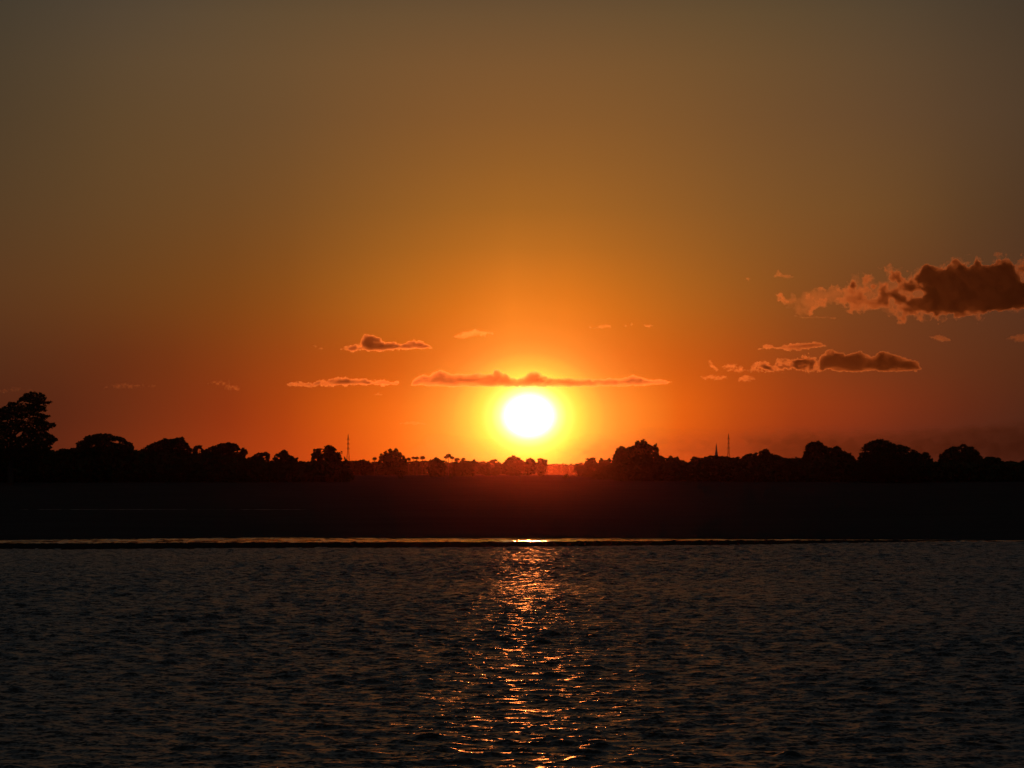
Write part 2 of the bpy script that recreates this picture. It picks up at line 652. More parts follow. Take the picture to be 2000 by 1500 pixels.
def fill_outline(poly, dist, depth, dens, size_px, gap, g, gap_scale=14.0, layered=0.0, edge=1.6):
    """leaf-clump centres inside an outline given in photo px, rounded in depth"""
    poly = np.asarray(poly, float)
    x0, y0 = poly.min(0)
    x1, y1 = poly.max(0)
    n = int((x1-x0) * (y1-y0) * dens)
    px = g.uniform(x0, x1, n)
    py = g.uniform(y0, y1, n)
    s = poly_sdf(px, py, poly)
    s = s + edge * fbm(px / 5.0, py / 5.0, int(g.integers(1000)), 2)
    keep = s > 0.8
    if gap > 0:
        nz = fbm(px / gap_scale, py / (gap_scale * (1 - 0.55*layered)), int(g.integers(1000)), 3, 0.6)
        keep &= (nz > gap - 1.0) | (g.uniform(size=n) < 0.02)
    px, py, s = px[keep], py[keep], s[keep]
    w = np.clip(s / max((x1-x0) * 0.22, 1), 0, 1)
    dy = g.uniform(-1, 1, len(px)) * depth * np.sqrt(w * (2 - w) + 0.02)
    Yd = dist + dy
    # keep the spot on the outline's own plane so that depth does not shift the shape
    base = np.stack([at(0, 0, dist)] * 1)
    P = np.zeros((len(px), 3))
    du = (750 - py) / F
    ddy = math.cos(PITCH) - du * math.sin(PITCH)
    P[:, 0] = (px - 1000) / F / ddy * dist
    P[:, 1] = Yd
    P[:, 2] = CAM_H + (math.sin(PITCH) + du * math.cos(PITCH)) / ddy * dist
    return P


def make_tree(dist, top, base_y, label, gap=0.04, layered=0.0, group=None, dens=1.6, size_px=2.7, name='tree', cat='tree', sides=True, edge=1.6, bare=False):
    g = np.random.default_rng(abs(hash_str(label)) % (2**31))
    top = [tuple(p) for p in top]
    xa, xb = top[0][0], top[-1][0]
    w = xb - xa
    poly = top + [(xb - 0.10*w, base_y - 0.2*(base_y-top[-1][1])), (xb - 0.3*w, base_y), (xa + 0.3*w, base_y), (xa + 0.10*w, base_y - 0.2*(base_y-top[0][1]))]
    cx = 0.5 * (xa + xb)
    m = dist / F
    depth = 0.42 * w * m
    P = fill_outline(poly, dist, depth, dens * 1.0, size_px, gap, g, layered=layered, edge=edge)
    size = size_px * m
    V, fc = leaf_quads(P, size, g)
    gz = 4.6 if dist > 1060 else float(land_z(dist, 0))
    foot = np.array([(cx - 1000) / F * dist, dist, gz - 0.3])
    root = empty(name, (foot[0], foot[1], gz))
    tag(root, label, cat, group)
    mesh_obj('crown', V, fc, MAT_LEAF, root)
    ty = min(p[1] for p in top)
    H = at(cx, ty, dist)[2] - gz
    r = max(0.16, 0.026 * H)
    topz = gz + 0.62 * H
    bend = g.uniform(-.04, .04) * H
    parts = [tube([foot, foot + [bend*.5, 0, .25*H], (foot[0] + bend, dist, topz)], [r*1.35, r, r*.45])]
    idx = g.choice(len(P), size=min(7, len(P)), replace=False)
    for i in idx:
        q = P[i]
        z0 = gz + g.uniform(.25, .55) * H
        st = np.array([foot[0] + bend*.7, dist, z0])
        end = st + (q - st) * 0.9
        if end[2] < z0:
            end[2] = z0 + 0.05 * H
        mid = (st + end) / 2 + [0, 0, .05*H]
        parts.append(tube([st, mid, end], [r*.5, r*.32, r*.1], 5))
    V2, F2 = join(parts)
    mesh_obj('trunk', np.array(V2), F2, MAT_BARK, root)
    return root


def hash_str(s):
    h = 5381
    for ch in s:
        h = (h * 33 + ord(ch)) & 0xffffffff
    return h


G_L = 'dark bank trees along the left shore'
G_R = 'dark bank trees along the right shore'
G_H = 'hazy trees beyond the field under the sun'
TREES = [
    # dist, top outline, base, label, kwargs
    (960, [(-62, 866), (-60, 835), (-45, 812), (-18, 799), (0, 798), (12, 795), (20, 786), (34, 783), (41, 775), (50, 768), (58, 768), (65, 764), (72, 767), (80, 768), (88, 773), (91, 779), (86, 783), (100, 784), (93, 791), (89, 798), (92, 806), (99, 814), (92, 819), (101, 823), (108, 829), (106, 836), (97, 838), (90, 842), (98, 848), (107, 855), (113, 860), (104, 866)], 900,
     'tallest dark tree, tiered ragged crown, rising over the left end of the bank', dict(gap=0.60, layered=0.75, group=G_L, dens=1.3)),
    (1010, [(106, 886), (118, 877), (128, 875), (140, 876), (152, 874), (160, 884)], 905, 'low scrubby tree in the dip right beside the tallest tree', dict(group=G_L)),
    (1000, [(148, 874), (150, 866), (160, 861), (166, 855), (175, 850), (188, 848), (200, 846), (214, 848), (226, 851), (240, 854), (244, 860), (254, 864), (263, 872), (262, 880)], 902,
     'flat-topped umbrella tree, second crown from the left end of the bank', dict(gap=0.10, layered=0.6, group=G_L)),
    (1040, [(258, 882), (266, 878), (274, 879), (284, 880)], 902, 'little rounded tree sunk between the two umbrella crowns', dict(group=G_L)),
    (1005, [(276, 880), (280, 874), (290, 868), (300, 864), (310, 862), (322, 857), (334, 857), (344, 856), (356, 853), (360, 859), (364, 865), (371, 870), (376, 880)], 902,
     'umbrella tree with a raised right corner, third tall crown from the left', dict(gap=0.10, layered=0.6, group=G_L)),
    (1060, [(374, 884), (378, 873), (387, 868), (394, 871), (398, 878), (402, 886)], 904, 'small round treetop squeezed between two wider crowns on the left bank', dict(group=G_L)),
    (1020, [(398, 886), (403, 877), (414, 873), (426, 868), (437, 864), (448, 864), (457, 865), (464, 870), (470, 877), (476, 875), (482, 879), (484, 885), (478, 893)], 906,
     'domed dark tree with a small lobe hanging off its right side', dict(group=G_L)),
    (1070, [(482, 897), (490, 891), (500, 885), (506, 882), (514, 884), (521, 883), (526, 889), (529, 898)], 908, 'low sloping tree, peak at its right, left of the notch in the bank', dict(group=G_L)),
    (1080, [(532, 899), (534, 889), (540, 885), (549, 884), (553, 878), (559, 879), (564, 886), (572, 891), (580, 894), (583, 901)], 910, 'pointed tree standing alone between two dips of the left bank', dict(group=G_L)),
    (1090, [(580, 905), (586, 901), (596, 902), (606, 901), (614, 904)], 914, 'low flat bush-like tree filling the dip before the round headland tree', dict(group=G_L)),
    (1050, [(608, 902), (610, 888), (614, 878), (621, 875), (628, 876), (633, 872), (640, 870), (650, 872), (655, 876), (665, 878), (670, 882), (666, 887), (671, 892), (678, 897), (684, 902), (682, 915)], 930,
     'broad round tree ending the left dark bank, next to the lattice mast', dict(group=G_L, gap=0.14)),
    # right shore
    (1060, [(1196, 908), (1198, 888), (1204, 878), (1212, 870), (1218, 871), (1222, 876), (1228, 871), (1238, 870), (1244, 861), (1252, 862), (1258, 858), (1264, 866), (1270, 870), (1276, 870), (1282, 867), (1286, 878), (1288, 888), (1296, 896)], 934,
     'large bushy tree right of the sun, first dark crown of the right bank', dict(group=G_R, gap=0.14)),
    (1080, [(1284, 902), (1292, 889), (1300, 893), (1306, 894), (1310, 886), (1314, 893), (1319, 895), (1324, 892), (1330, 898), (1338, 901), (1346, 906)], 924,
     'spiky low tree sloping down from the large bushy tree', dict(group=G_R, edge=2.2)),
    (1090, [(1344, 906), (1350, 897), (1355, 891), (1364, 894), (1374, 893), (1384, 890), (1396, 889), (1406, 891), (1416, 891), (1426, 893), (1436, 894), (1443, 891), (1448, 898)], 928,
     'wide low-domed tree at the foot of the stupa spire', dict(group=G_R)),
    (1060, [(1438, 903), (1448, 894), (1456, 889), (1464, 886), (1472, 886), (1480, 884), (1486, 880), (1494, 876), (1502, 877), (1505, 885), (1514, 888), (1524, 890), (1530, 895), (1538, 903)], 930,
     'dome-shaped tree with a knob on top, right of the second mast', dict(group=G_R)),
    (1020, [(1562, 903), (1568, 892), (1572, 878), (1576, 868), (1583, 863), (1592, 863), (1597, 859), (1602, 861), (1608, 869), (1616, 875), (1624, 875), (1632, 871), (1640, 873), (1644, 881), (1652, 883), (1660, 886), (1668, 893), (1672, 902)], 935,
     'twin-lobed tree, tall lobe at its left, middle of the right bank', dict(group=G_R, gap=0.14)),
    (990, [(1672, 905), (1679, 892), (1680, 880), (1684, 875), (1690, 867), (1700, 863), (1708, 860), (1714, 856), (1724, 857), (1732, 861), (1742, 866), (1752, 869), (1762, 869), (1770, 872), (1778, 873), (1784, 879), (1793, 884), (1800, 886), (1806, 881), (1812, 885), (1816, 893), (1822, 902), (1826, 912)], 938,
     'biggest broad dark tree of the right bank, sloping right shoulder', dict(group=G_R, gap=0.1)),
    (1320, [(1828, 908), (1831, 895), (1834, 888), (1842, 886), (1850, 877), (1860, 874), (1872, 873), (1880, 869), (1888, 868), (1896, 873), (1904, 878), (1912, 886), (1918, 895), (1926, 903)], 930,
     'greyer loose-crowned tree standing back behind the right bank', dict(group=G_R, gap=0.42)),
    (1030, [(1912, 908), (1920, 896), (1930, 891), (1940, 893), (1949, 894), (1956, 898), (1963, 904), (1968, 911)], 934,
     'low rounded tree at the right shoulder of the greyer tree', dict(group=G_R)),
    (1090, [(1962, 908), (1968, 901), (1976, 899), (1984, 902), (1990, 906), (1995, 901), (2004, 898), (2016, 896), (2030, 900), (2040, 908)], 934,
     'low twin-humped tree cut by the right edge of the picture', dict(group=G_R)),
    # hazy middle distance
    (1900, [(736, 906), (740, 893), (744, 884), (748, 888), (752, 880), (757, 876), (763, 877), (768, 880), (771, 875), (775, 876), (778, 884), (783, 885), (787, 890), (793, 896), (796, 905)], 928,
     'tall hazy tree with gappy lobes between the mast and the palms', dict(group=G_H, gap=0.5, dens=1.2)),
    (2100, [(688, 905), (696, 899), (704, 898), (711, 896), (718, 900), (726, 905), (730, 910)], 928, 'low hazy mound-shaped tree just right of the left mast', dict(group=G_H)),
    (1420, [(836, 920), (838, 905), (841, 898), (848, 896), (852, 891), (857, 895), (863, 898), (868, 900), (872, 910), (872, 922)], 932,
     'upright blocky hazy tree on the field edge below the palms', dict(group=G_H)),
    (1520, [(880, 922), (884, 908), (888, 902), (898, 901), (908, 900), (918, 899), (928, 899), (936, 903), (940, 912), (938, 922)], 931,
     'wide flat-topped hazy tree left below the sun', dict(group=G_H)),
    (1700, [(936, 918), (944, 906), (952, 900), (962, 898), (970, 896), (976, 902), (982, 912)], 930,
     'faint orange tree touching the left side of the red tree', dict(group=G_H)),
    (1500, [(978, 920), (979, 908), (982, 902), (990, 897), (995, 892), (1002, 890), (1009, 892), (1016, 893), (1020, 901), (1026, 903), (1030, 897), (1036, 894), (1041, 899), (1046, 903), (1054, 905), (1058, 914), (1052, 922), (1042, 925)], 929,
     'glowing red broad tree on a short trunk right under the sun', dict(group=G_H)),
    (1800, [(1048, 914), (1051, 898), (1057, 894), (1064, 897), (1069, 897), (1070, 907), (1066, 916)], 930,
     'small red treetop poking up at the right side of the glowing red tree', dict(group=G_H)),
    (1560, [(1120, 922), (1121, 912), (1125, 907), (1132, 906), (1139, 908), (1144, 915), (1144, 924)], 931,
     'little round brown tree on the field edge right of the sun', dict(group=G_H)),
    (1900, [(1140, 912), (1143, 899), (1149, 895), (1157, 893), (1164, 896), (1168, 905), (1168, 915)], 930,
     'airy orange-brown tree behind the little round brown tree', dict(group=G_H, gap=0.45)),
    (2000, [(1166, 912), (1170, 899), (1175, 895), (1181, 900), (1190, 896), (1198, 899), (1204, 908)], 930,
     'hazy brown tree tucked behind the left flank of the large bushy tree', dict(group=G_H)),
    (1280, [(1140, 931), (1152, 926), (1162, 922), (1172, 914), (1182, 911), (1192, 906), (1202, 905), (1206, 920)], 934,
     'low sloping shrub-like tree leading up to the large bushy tree', dict(group=G_H)),
]
for d, top, by, label, kw in TREES:
    make_tree(d, top, by, label, **kw)

# single bushes on the crest of the field
for (cx, top, w, label) in [(690, 927, 9, 'tiny dark bush on the field crest below the left mast'),
                            (783, 925, 12, 'tiny dark bush on the field crest below the tall hazy tree'),
                            (880, 922, 8, 'tiny dark bush in the gap right of the upright blocky tree'),
                            (1106, 925, 16, 'flat dark bush on the field crest left of the little round tree')]:
    g = np.random.default_rng(cx)
    dist = 1090
    poly = [(cx - w/2, 933), (cx - w*.35, top + 2), (cx, top), (cx + w*.35, top + 2), (cx + w/2, 933), (cx + w*.3, 936), (cx - w*.3, 936)]
    P = fill_outline(poly, dist, 1.0, 3.0, 1.3, 0, g, edge=.6)
    V, fc = leaf_quads(P, 1.5 * dist / F, g)
    root = empty('bush', ((cx - 1000) / F * dist, dist, 4.5))
    tag(root, label, 'bush', 'bushes on the crest of the field')
    mesh_obj('foliage', V, fc, MAT_LEAF, root)
    st = []
    for k in range(4):
        b0 = np.array([(cx - 1000) / F * dist, dist, 4.3])
        st.append(tube([b0, b0 + [g.uniform(-.4, .4), g.uniform(-.3, .3), .8]], [.05, .02], 5))
    Vs, Fs = join(st)
    mesh_obj('stem', np.array(Vs), Fs, MAT_BARK, root)


def make_palm(px, py, r_px, dist, label):
    g = np.random.default_rng(int(px * 13))
    m = dist / F
    top = at(px, py, dist)
    foot = np.array([top[0] + g.uniform(-.4, .4), dist, 4.6])
    root = empty('palm_tree', foot)
    tag(root, label, 'palm tree', 'tall palms in the haze left of the sun')
    V, Fc = tube([foot - [0, 0, .3], (foot + top) / 2 + [g.uniform(-.3, .3), 0, 0], top], [.34, .25, .22], 7)
    mesh_obj('trunk', np.array(V), Fc, MAT_BARK, root)
    R_ = r_px * m
    parts = []
    for k in range(38):
        az, elv = g.uniform(0, 2*math.pi), g.uniform(-.55, 1.4)
        d = np.array([math.cos(az)*math.cos(elv), math.sin(az)*math.cos(elv), math.sin(elv) * .8])
        side = np.cross(d, [0, 0, 1.0])
        side /= max(np.linalg.norm(side), 1e-6)
        n = np.cross(side, d)
        # folded fan with a toothed rim
        stalk = top + d * R_ * .35
        ring = []
        for q in range(7):
            a = (q - 3) / 3 * 1.25
            rad = R_ * (.75 if q % 2 else .55) * g.uniform(.85, 1.1)
            ring.append(stalk + (d*math.cos(a) + side*math.sin(a)) * rad - n * abs(a) * .12 * R_)
        v = [top, stalk] + ring
        f = [[1, 2 + q, 3 + q] for q in range(6)] + [[0, 1, 2]]
        parts.append((v, f))
    V, Fc = join(parts)
    mesh_obj('crown', np.array(V), Fc, MAT_LEAF, root)


for px, py, r_px, dist, label in [
        (732, 897, 5.4, 2500, 'lone small palm at the left foot of the tall hazy tree'),
        (798, 898, 5.4, 2500, 'hazy palm nearest the right side of the tall hazy tree'),
        (807, 895, 4.2, 2700, 'thinnest of the palms right of the tall hazy tree'),
        (814, 896, 5.6, 2550, 'palm with its head touching the round-headed palm'),
        (825, 895, 6.2, 2500, 'wide round-headed palm left of the upright blocky tree'),
        (871, 894, 5.0, 2600, 'palm just right of the upright blocky tree, head joined to a taller one'),
        (876, 891, 6.0, 2500, 'tallest hazy palm of the trio right of the blocky tree'),
        (883, 895, 5.2, 2550, 'right-hand palm of the trio right of the blocky tree'),
        (893, 899, 6.4, 2450, 'full-headed palm above the wide flat-topped hazy tree'),
        (905, 898, 5.0, 2450, 'small palm head over the middle of the wide flat-topped hazy tree')]:
    make_palm(px, py, r_px, dist, label)


# ------------------------------------------------------------------ woods that read as one mass
def wood(name, label, strips, g, size_px, dens):
    Vs, Fs, n = [], [], 0
    for poly, dist, depth, gap in strips:
        P = fill_outline(poly, dist, depth, dens, size_px, gap, g, edge=2.0)
        P[:, 2] = np.maximum(P[:, 2], 0.3)
        V, f = leaf_quads(P, size_px * dist / F, g)
        Vs.append(V)
        Fs.append(f + n)
        n += len(V)
    o = mesh_obj(name, np.concatenate(Vs), np.concatenate(Fs), MAT_LEAF)
    tag(o, label, 'woodland', kind='stuff')


gw = np.random.default_rng(99)
left_top = [(-700, 880), (-420, 872), (-250, 884), (-120, 874), (-60, 872), (40, 874), (110, 880), (150, 879), (200, 874), (270, 883), (330, 880), (390, 888), (440, 886), (480, 896), (530, 900), (583, 903), (640, 900), (676, 905), (683, 915)]
right_top = [(1160, 932), (1175, 924), (1200, 908), (1250, 900), (1300, 899), (1345, 903), (1400, 898), (1450, 898), (1500, 894), (1536, 899), (1570, 899), (1620, 893), (1672, 900), (1740, 890), (1800, 896), (1826, 904), (1880, 902), (1930, 900), (1990, 905), (2060, 900), (2200, 890), (2350, 895), (2500, 880), (2800, 890)]
wood('woodland', 'unbroken dark mass of undergrowth and trees along the far bank',
     [(left_top + [(690, 934), (684, 952), (-700, 958)], 1030, 45, 0),
      ([(x, y + 4) for x, y in left_top[:-1]] + [(684, 950), (-700, 956)], 1000, 25, 0),
      (right_top + [(2800, 958), (1230, 952), (1150, 938)], 1050, 45, 0),
      ([(x, y + 5) for x, y in right_top[1:]] + [(2800, 956), (1250, 950)], 1010, 25, 0)],
     gw, 4.6, 0.6)
far_top = [(640, 902), (690, 902), (730, 905), (760, 902), (800, 903), (830, 902), (860, 905), (885, 904), (915, 905), (945, 903), (985, 906), (1020, 908), (1075, 910), (1130, 909), (1165, 907), (1200, 904)]
wood('far_woodland', 'hazy low wood beyond the field under the sun',
     [([(x, y - 1.5) for x, y in far_top[:10]] + [(985, 916), (1000, 931), (640, 931)], 3300, 60, 0.0),
      ([(900, 905), (930, 903), (960, 905), (1000, 906), (1030, 905), (1060, 906), (1075, 907), (1090, 906), (1105, 908), (1120, 907), (1135, 906), (1160, 905), (1200, 902), (1240, 900), (1240, 930), (900, 930)], 5200, 80, 0.0),
      ([(1500, 898), (1525, 894), (1545, 896), (1560, 893), (1580, 896), (1590, 930), (1490, 930)], 1600, 30, 0.0)],
     gw, 2.8, 2.0)


# ------------------------------------------------------------------ masts and stupa
def bar(a, b, r):
    a, b = np.asarray(a, float), np.asarray(b, float)
    return tube([a, b], [r, r], 4)


def make_mast(px, top_y, dist, label):
    H = at(px, top_y, dist)[2] - 4.6
    c = np.array([(px - 1000) / F * dist, dist, 4.6])
    root = empty('lattice_mast', c)
    tag(root, label, 'mast', 'lattice masts behind the far bank')
    m = dist / F
    wid = lambda t: np.interp(t, [0, .38, .62, 1], [1.7, .85, .34, .16])   # half width by height
    legs = []
    for sx, sy in ((1, 1), (1, -1), (-1, 1), (-1, -1)):
        pts = [c + [sx*wid(t), sy*wid(t), t*H] for t in np.linspace(0, 1, 9)]
        v, f = tube(pts, [.085] * 9, 4)
        mesh_obj('leg', np.array(v), f, MAT_STEEL, root)
    br = []
    lv = list(np.linspace(0, 1, 9))
    for t0, t1 in zip(lv[:-1], lv[1:]):
        for (ax, ay), (bx, by) in (((1, 1), (1, -1)), ((1, -1), (-1, -1)), ((-1, -1), (-1, 1)), ((-1, 1), (1, 1))):
            br.append(bar(c + [ax*wid(t0), ay*wid(t0), t0*H], c + [bx*wid(t1), by*wid(t1), t1*H], .035))
            br.append(bar(c + [bx*wid(t0), by*wid(t0), t0*H], c + [ax*wid(t1), ay*wid(t1), t1*H], .035))
            br.append(bar(c + [ax*wid(t1), ay*wid(t1), t1*H], c + [bx*wid(t1), by*wid(t1), t1*H], .045))
    v, f = join(br)
    mesh_obj('bracing', np.array(v), f, MAT_STEEL, root)
    for t in (.69, .80, .91):
        for s in (1, -1):
            ar = []
            tip = c + [s*.62, 0, t*H]
            for q in (1, -1):
                ar.append(bar(c + [s*wid(t)*.9, q*wid(t)*.9, t*H - .25], tip, .075))
                ar.append(bar(c + [s*wid(t)*.9, q*wid(t)*.9, t*H + .55], tip, .075))
            ar.append(bar(tip, tip - [0, 0, .6], .07))
            v, f = join(ar)
            mesh_obj('crossarm', np.array(v), f, MAT_STEEL, root)
    v, f = bar(c + [0, 0, H - .4], c + [0, 0, H + 1.0], .12)
    mesh_obj('spike', np.array(v), f, MAT_STEEL, root)


make_mast(680, 851, 1750, 'thin lattice mast behind the left bank, beside the broad round tree')
make_mast(1423, 850, 1850, 'thin lattice mast behind the right bank, beside the stupa spire')


def lathe(c, prof, seg=20):
    V = [c + [r*math.cos(2*math.pi*k/seg), r*math.sin(2*math.pi*k/seg), z] for r, z in prof for k in range(seg)]
    Fc = [[i*seg + k, i*seg + (k+1) % seg, (i+1)*seg + (k+1) % seg, (i+1)*seg + k] for i in range(len(prof)-1) for k in range(seg)]
    Fc.append(list(range(seg))[::-1])
    Fc.append([(len(prof)-1)*seg + k for k in range(seg)])
    return np.array(V), Fc


def make_stupa(px, top_y, dist, label):
    c = np.array([(px - 1000) / F * dist, dist, 4.6])
    H = at(px, top_y, dist)[2] - 4.6
    root = empty('stupa', c)
    tag(root, label, 'stupa')
    u = H / 15.0
    v, f = lathe(c, [(4.6*u, 0), (4.6*u, 1.1*u), (4.0*u, 1.15*u), (4.0*u, 2.2*u), (3.4*u, 2.25*u), (3.4*u, 3.2*u), (2.9*u, 3.25*u)])
    mesh_obj('terrace', v, f, MAT_STUCCO, root)
    v, f = lathe(c, [(2.8*u, 3.25*u), (2.75*u, 3.6*u), (2.5*u, 4.6*u), (2.3*u, 5.8*u), (1.95*u, 6.9*u), (1.45*u, 7.8*u), (1.0*u, 8.5*u)])
    mesh_obj('bell', v, f, MAT_STUCCO, root)
    prof = [(0.95*u, 8.5*u)]
    for k in range(7):
        z = (8.6 + k*.55) * u
        r = (.92 - .1*k) * u
        prof += [(r, z), (r*1.08, z + .25*u), (r*.9, z + .5*u)]
    prof += [(.28*u, 12.5*u), (.32*u, 13.2*u), (.14*u, 14.2*u), (.05*u, 15.0*u)]
    v, f = lathe(c, prof, 14)
    mesh_obj('spire', v, f, MAT_STUCCO, root)


make_stupa(1399, 866, 1300, 'slim pointed stupa spire rising over the right bank trees')


# ------------------------------------------------------------------ clouds
def cloud_mat(name, sigma, albedo, g=0.94):
    m = bpy.data.materials.new(name)
    m.use_nodes = True
    nt = m.node_tree
    nt.nodes.clear()
    out = nt.nodes.new('ShaderNodeOutputMaterial')
    v = nt.nodes.new('ShaderNodeVolumePrincipled')
    v.inputs['Color'].default_value = (*albedo, 1)
    v.inputs['Density'].default_value = sigma
    v.inputs['Anisotropy'].default_value = g
    nt.links.new(v.outputs[0], out.inputs['Volume'])
    t = nt.nodes.new('ShaderNodeBsdfTransparent')
    d = nt.nodes.new('ShaderNodeBsdfTranslucent')
    d.inputs[0].default_value = (0.8, 0.78, 0.75, 1)
    mx = nt.nodes.new('ShaderNodeMixShader')
    mx.inputs[0].default_value = 0.012
    nt.links.new(t.outputs[0], mx.inputs[1])
    nt.links.new(d.outputs[0], mx.inputs[2])
    nt.links.new(mx.outputs[0], out.inputs['Surface'])
    return m


CLOUD_D = 9000.0
MPP = CLOUD_D / F
CLOUD_MATS = {}


def make_cloud(label, layers, rho=0.16, step=1.0, amp=4.0, nscale=14.0, tau=2.0, albedo=(0.98, 0.80, 0.62), seed=1, group='evening clouds', dist=CLOUD_D, gain=0.55, ys=1.6):  # warm default albedo paints in the air's reddening of the cloud light
    """layers: list of (outline, weight, noise amount). Thickness grows inward from each outline."""
    allp = np.concatenate([np.asarray(p, float) for p, _, _ in layers])
    pad = 6
    x0, y0 = allp.min(0) - pad
    x1, y1 = allp.max(0) + pad
    gx = np.arange(x0, x1 + step, step)
    gy = np.arange(y0, y1 + step, step)
    PX, PY = np.meshgrid(gx, gy)
    T = np.zeros_like(PX)
    cap = tau / rho
    nz = fbm(PX / nscale, PY / nscale * ys, seed * 31, 5, gain) + 0.35 * (1 - 2 * np.abs(fbm(PX / nscale * 1.7, PY / nscale * 1.7, seed * 31 + 60, 3, 0.5)))
    nz2 = fbm(PX / nscale * 1.3 + 40, PY / nscale * ys, seed * 31 + 9, 5, gain)
    lump = 1 - np.abs(vnoise(PX / nscale * .8, PY / nscale * ys * .8, seed * 31 + 20)) * 2
    for p, wgt, na in layers:
        s = poly_sdf(PX, PY, p)
        t = wgt * np.clip(s + amp * na * (0.8 * nz + 0.35 * lump), 0, None)
        if na > 1.0:
            t = t * np.clip(0.5 + 0.9 * nz2, 0.12, 1.6)
        else:
            t = t * np.clip(0.95 + 0.3 * nz2, 0.4, 1.5)
        T += t
    T = cap * (1 - np.exp(-T / cap))
    T[0, :] = T[-1, :] = 0
    T[:, 0] = T[:, -1] = 0
    tf = T * (1 + 0.25 * nz2)
    tb = T * (1 - 0.15 * nz2)
    tf[T <= 0] = 0
    tb[T <= 0] = 0
    nr, nc = T.shape
    cell = (T[:-1, :-1] > 0) | (T[1:, :-1] > 0) | (T[:-1, 1:] > 0) | (T[1:, 1:] > 0)
    mpp = dist / F
    du = (750 - PY) / F
    ddy = math.cos(PITCH) - du * math.sin(PITCH)
    X = (PX - 1000) / F / ddy * dist
    Z = CAM_H + (math.sin(PITCH) + du * math.cos(PITCH)) / ddy * dist
    idx = np.arange(nr * nc).reshape(nr, nc)
    nbk = idx + nr * nc
    back = np.where(T > 0, nbk, idx)
    q = lambda A: np.stack([A[:-1, :-1], A[:-1, 1:], A[1:, 1:], A[1:, :-1]], -1)[cell]
    f1 = q(idx)[:, ::-1]
    f2 = q(back)
    V = np.concatenate([np.stack([X, dist - tf * mpp, Z], -1).reshape(-1, 3), np.stack([X, dist + tb * mpp, Z], -1).reshape(-1, 3)])
    fc = np.concatenate([f1, f2])
    # drop faces of the back that coincide wholly with the front (all four corners at zero thickness)
    used = np.unique(fc)
    remap = np.zeros(len(V), int)
    remap[used] = np.arange(len(used))
    V = V[used]
    fc = remap[fc]
    key = (round(rho / (2 * mpp), 6), albedo)
    if key not in CLOUD_MATS:
        CLOUD_MATS[key] = cloud_mat('cloud_vapour', rho / (2 * mpp), albedo)
    ctr = V.mean(0)
    o = mesh_obj('cloud', V - ctr, fc, CLOUD_MATS[key], smooth=True)
    o.location = tuple(float(v) for v in ctr)
    tag(o, label, 'cloud', group)
    return o


BIG = [(1518, 588), (1530, 580), (1545, 572), (1560, 572), (1575, 564), (1598, 561), (1612, 562), (1625, 555), (1640, 552), (1652, 546), (1664, 545), (1676, 548), (1690, 542), (1702, 541), (1712, 545), (1724, 543), (1732, 530), (1745, 526), (1758, 527), (1766, 535), (1776, 538), (1785, 528), (1800, 522), (1815, 515), (1828, 515), (1840, 521), (1850, 520), (1860, 510), (1878, 508), (1895, 509), (1905, 506), (1920, 511), (1935, 508), (1950, 504), (1965, 505), (1976, 500), (1990, 506), (2010, 500), (2040, 498), (2080, 505), (2130, 515), (2190, 540), (2230, 575), (2200, 600), (2120, 612), (2050, 612), (2000, 610), (1975, 608), (1950, 611), (1920, 618), (1880, 622), (1840, 624), (1800, 622), (1782, 616), (1768, 628), (1745, 622), (1728, 610), (1710, 601), (1680, 602), (1655, 605), (1640, 595), (1620, 592), (1600, 596), (1582, 610), (1570, 612), (1555, 608), (1545, 598), (1530, 594)]
BIGCORE = [(1796, 556), (1786, 545), (1796, 536), (1804, 520), (1822, 517), (1836, 524), (1846, 530), (1852, 520), (1866, 513), (1890, 516), (1906, 511), (1920, 515), (1938, 512), (1952, 507), (1972, 504), (1986, 512), (1988, 532), (2000, 548), (2030, 530), (2060, 515), (2120, 530), (2180, 570), (2140, 600), (2040, 602), (1980, 604), (1930, 612), (1880, 619), (1830, 617), (1812, 608), (1790, 604), (1772, 592), (1788, 582), (1806, 572)]
make_cloud('huge dark cloud with a ragged orange tail, reaching the right edge of the sky',
           [(BIG, 0.11, 2.4), (BIGCORE, 1.1, 1.0), ([(1734, 545), (1742, 531), (1758, 530), (1768, 545), (1756, 552), (1742, 552)], 0.9, .6),
            ([(1660, 552), (1668, 550), (1676, 558), (1668, 566), (1658, 560)], 1.1, .5), ([(1698, 562), (1706, 554), (1714, 558), (1708, 568)], 1.0, .5),
            ([(1742, 575), (1756, 572), (1772, 582), (1770, 594), (1750, 590)], .9, .6), ([(1770, 552), (1790, 548), (1800, 565), (1780, 578), (1768, 566)], .5, 1.0), ([(1752, 600), (1775, 594), (1800, 604), (1790, 614), (1765, 614)], .4, 1.0)],
           rho=1.19, step=1.0, amp=6.0, nscale=22, tau=4.8, seed=3, ys=1.3, gain=0.46)
make_cloud('mid-sized dark flat-bottomed cloud with three bumps under the huge cloud',
           [([(1600, 722), (1598, 705), (1604, 692), (1616, 685), (1632, 684), (1646, 690), (1650, 696), (1664, 692), (1672, 686), (1684, 684), (1690, 692), (1704, 696), (1714, 690), (1724, 685), (1736, 690), (1752, 694), (1770, 698), (1788, 704), (1798, 712), (1804, 720), (1790, 724), (1700, 726), (1640, 725)], 1.2, .7)],
           rho=1.19, amp=4.0, nscale=15, tau=4.6, seed=5, gain=0.46)
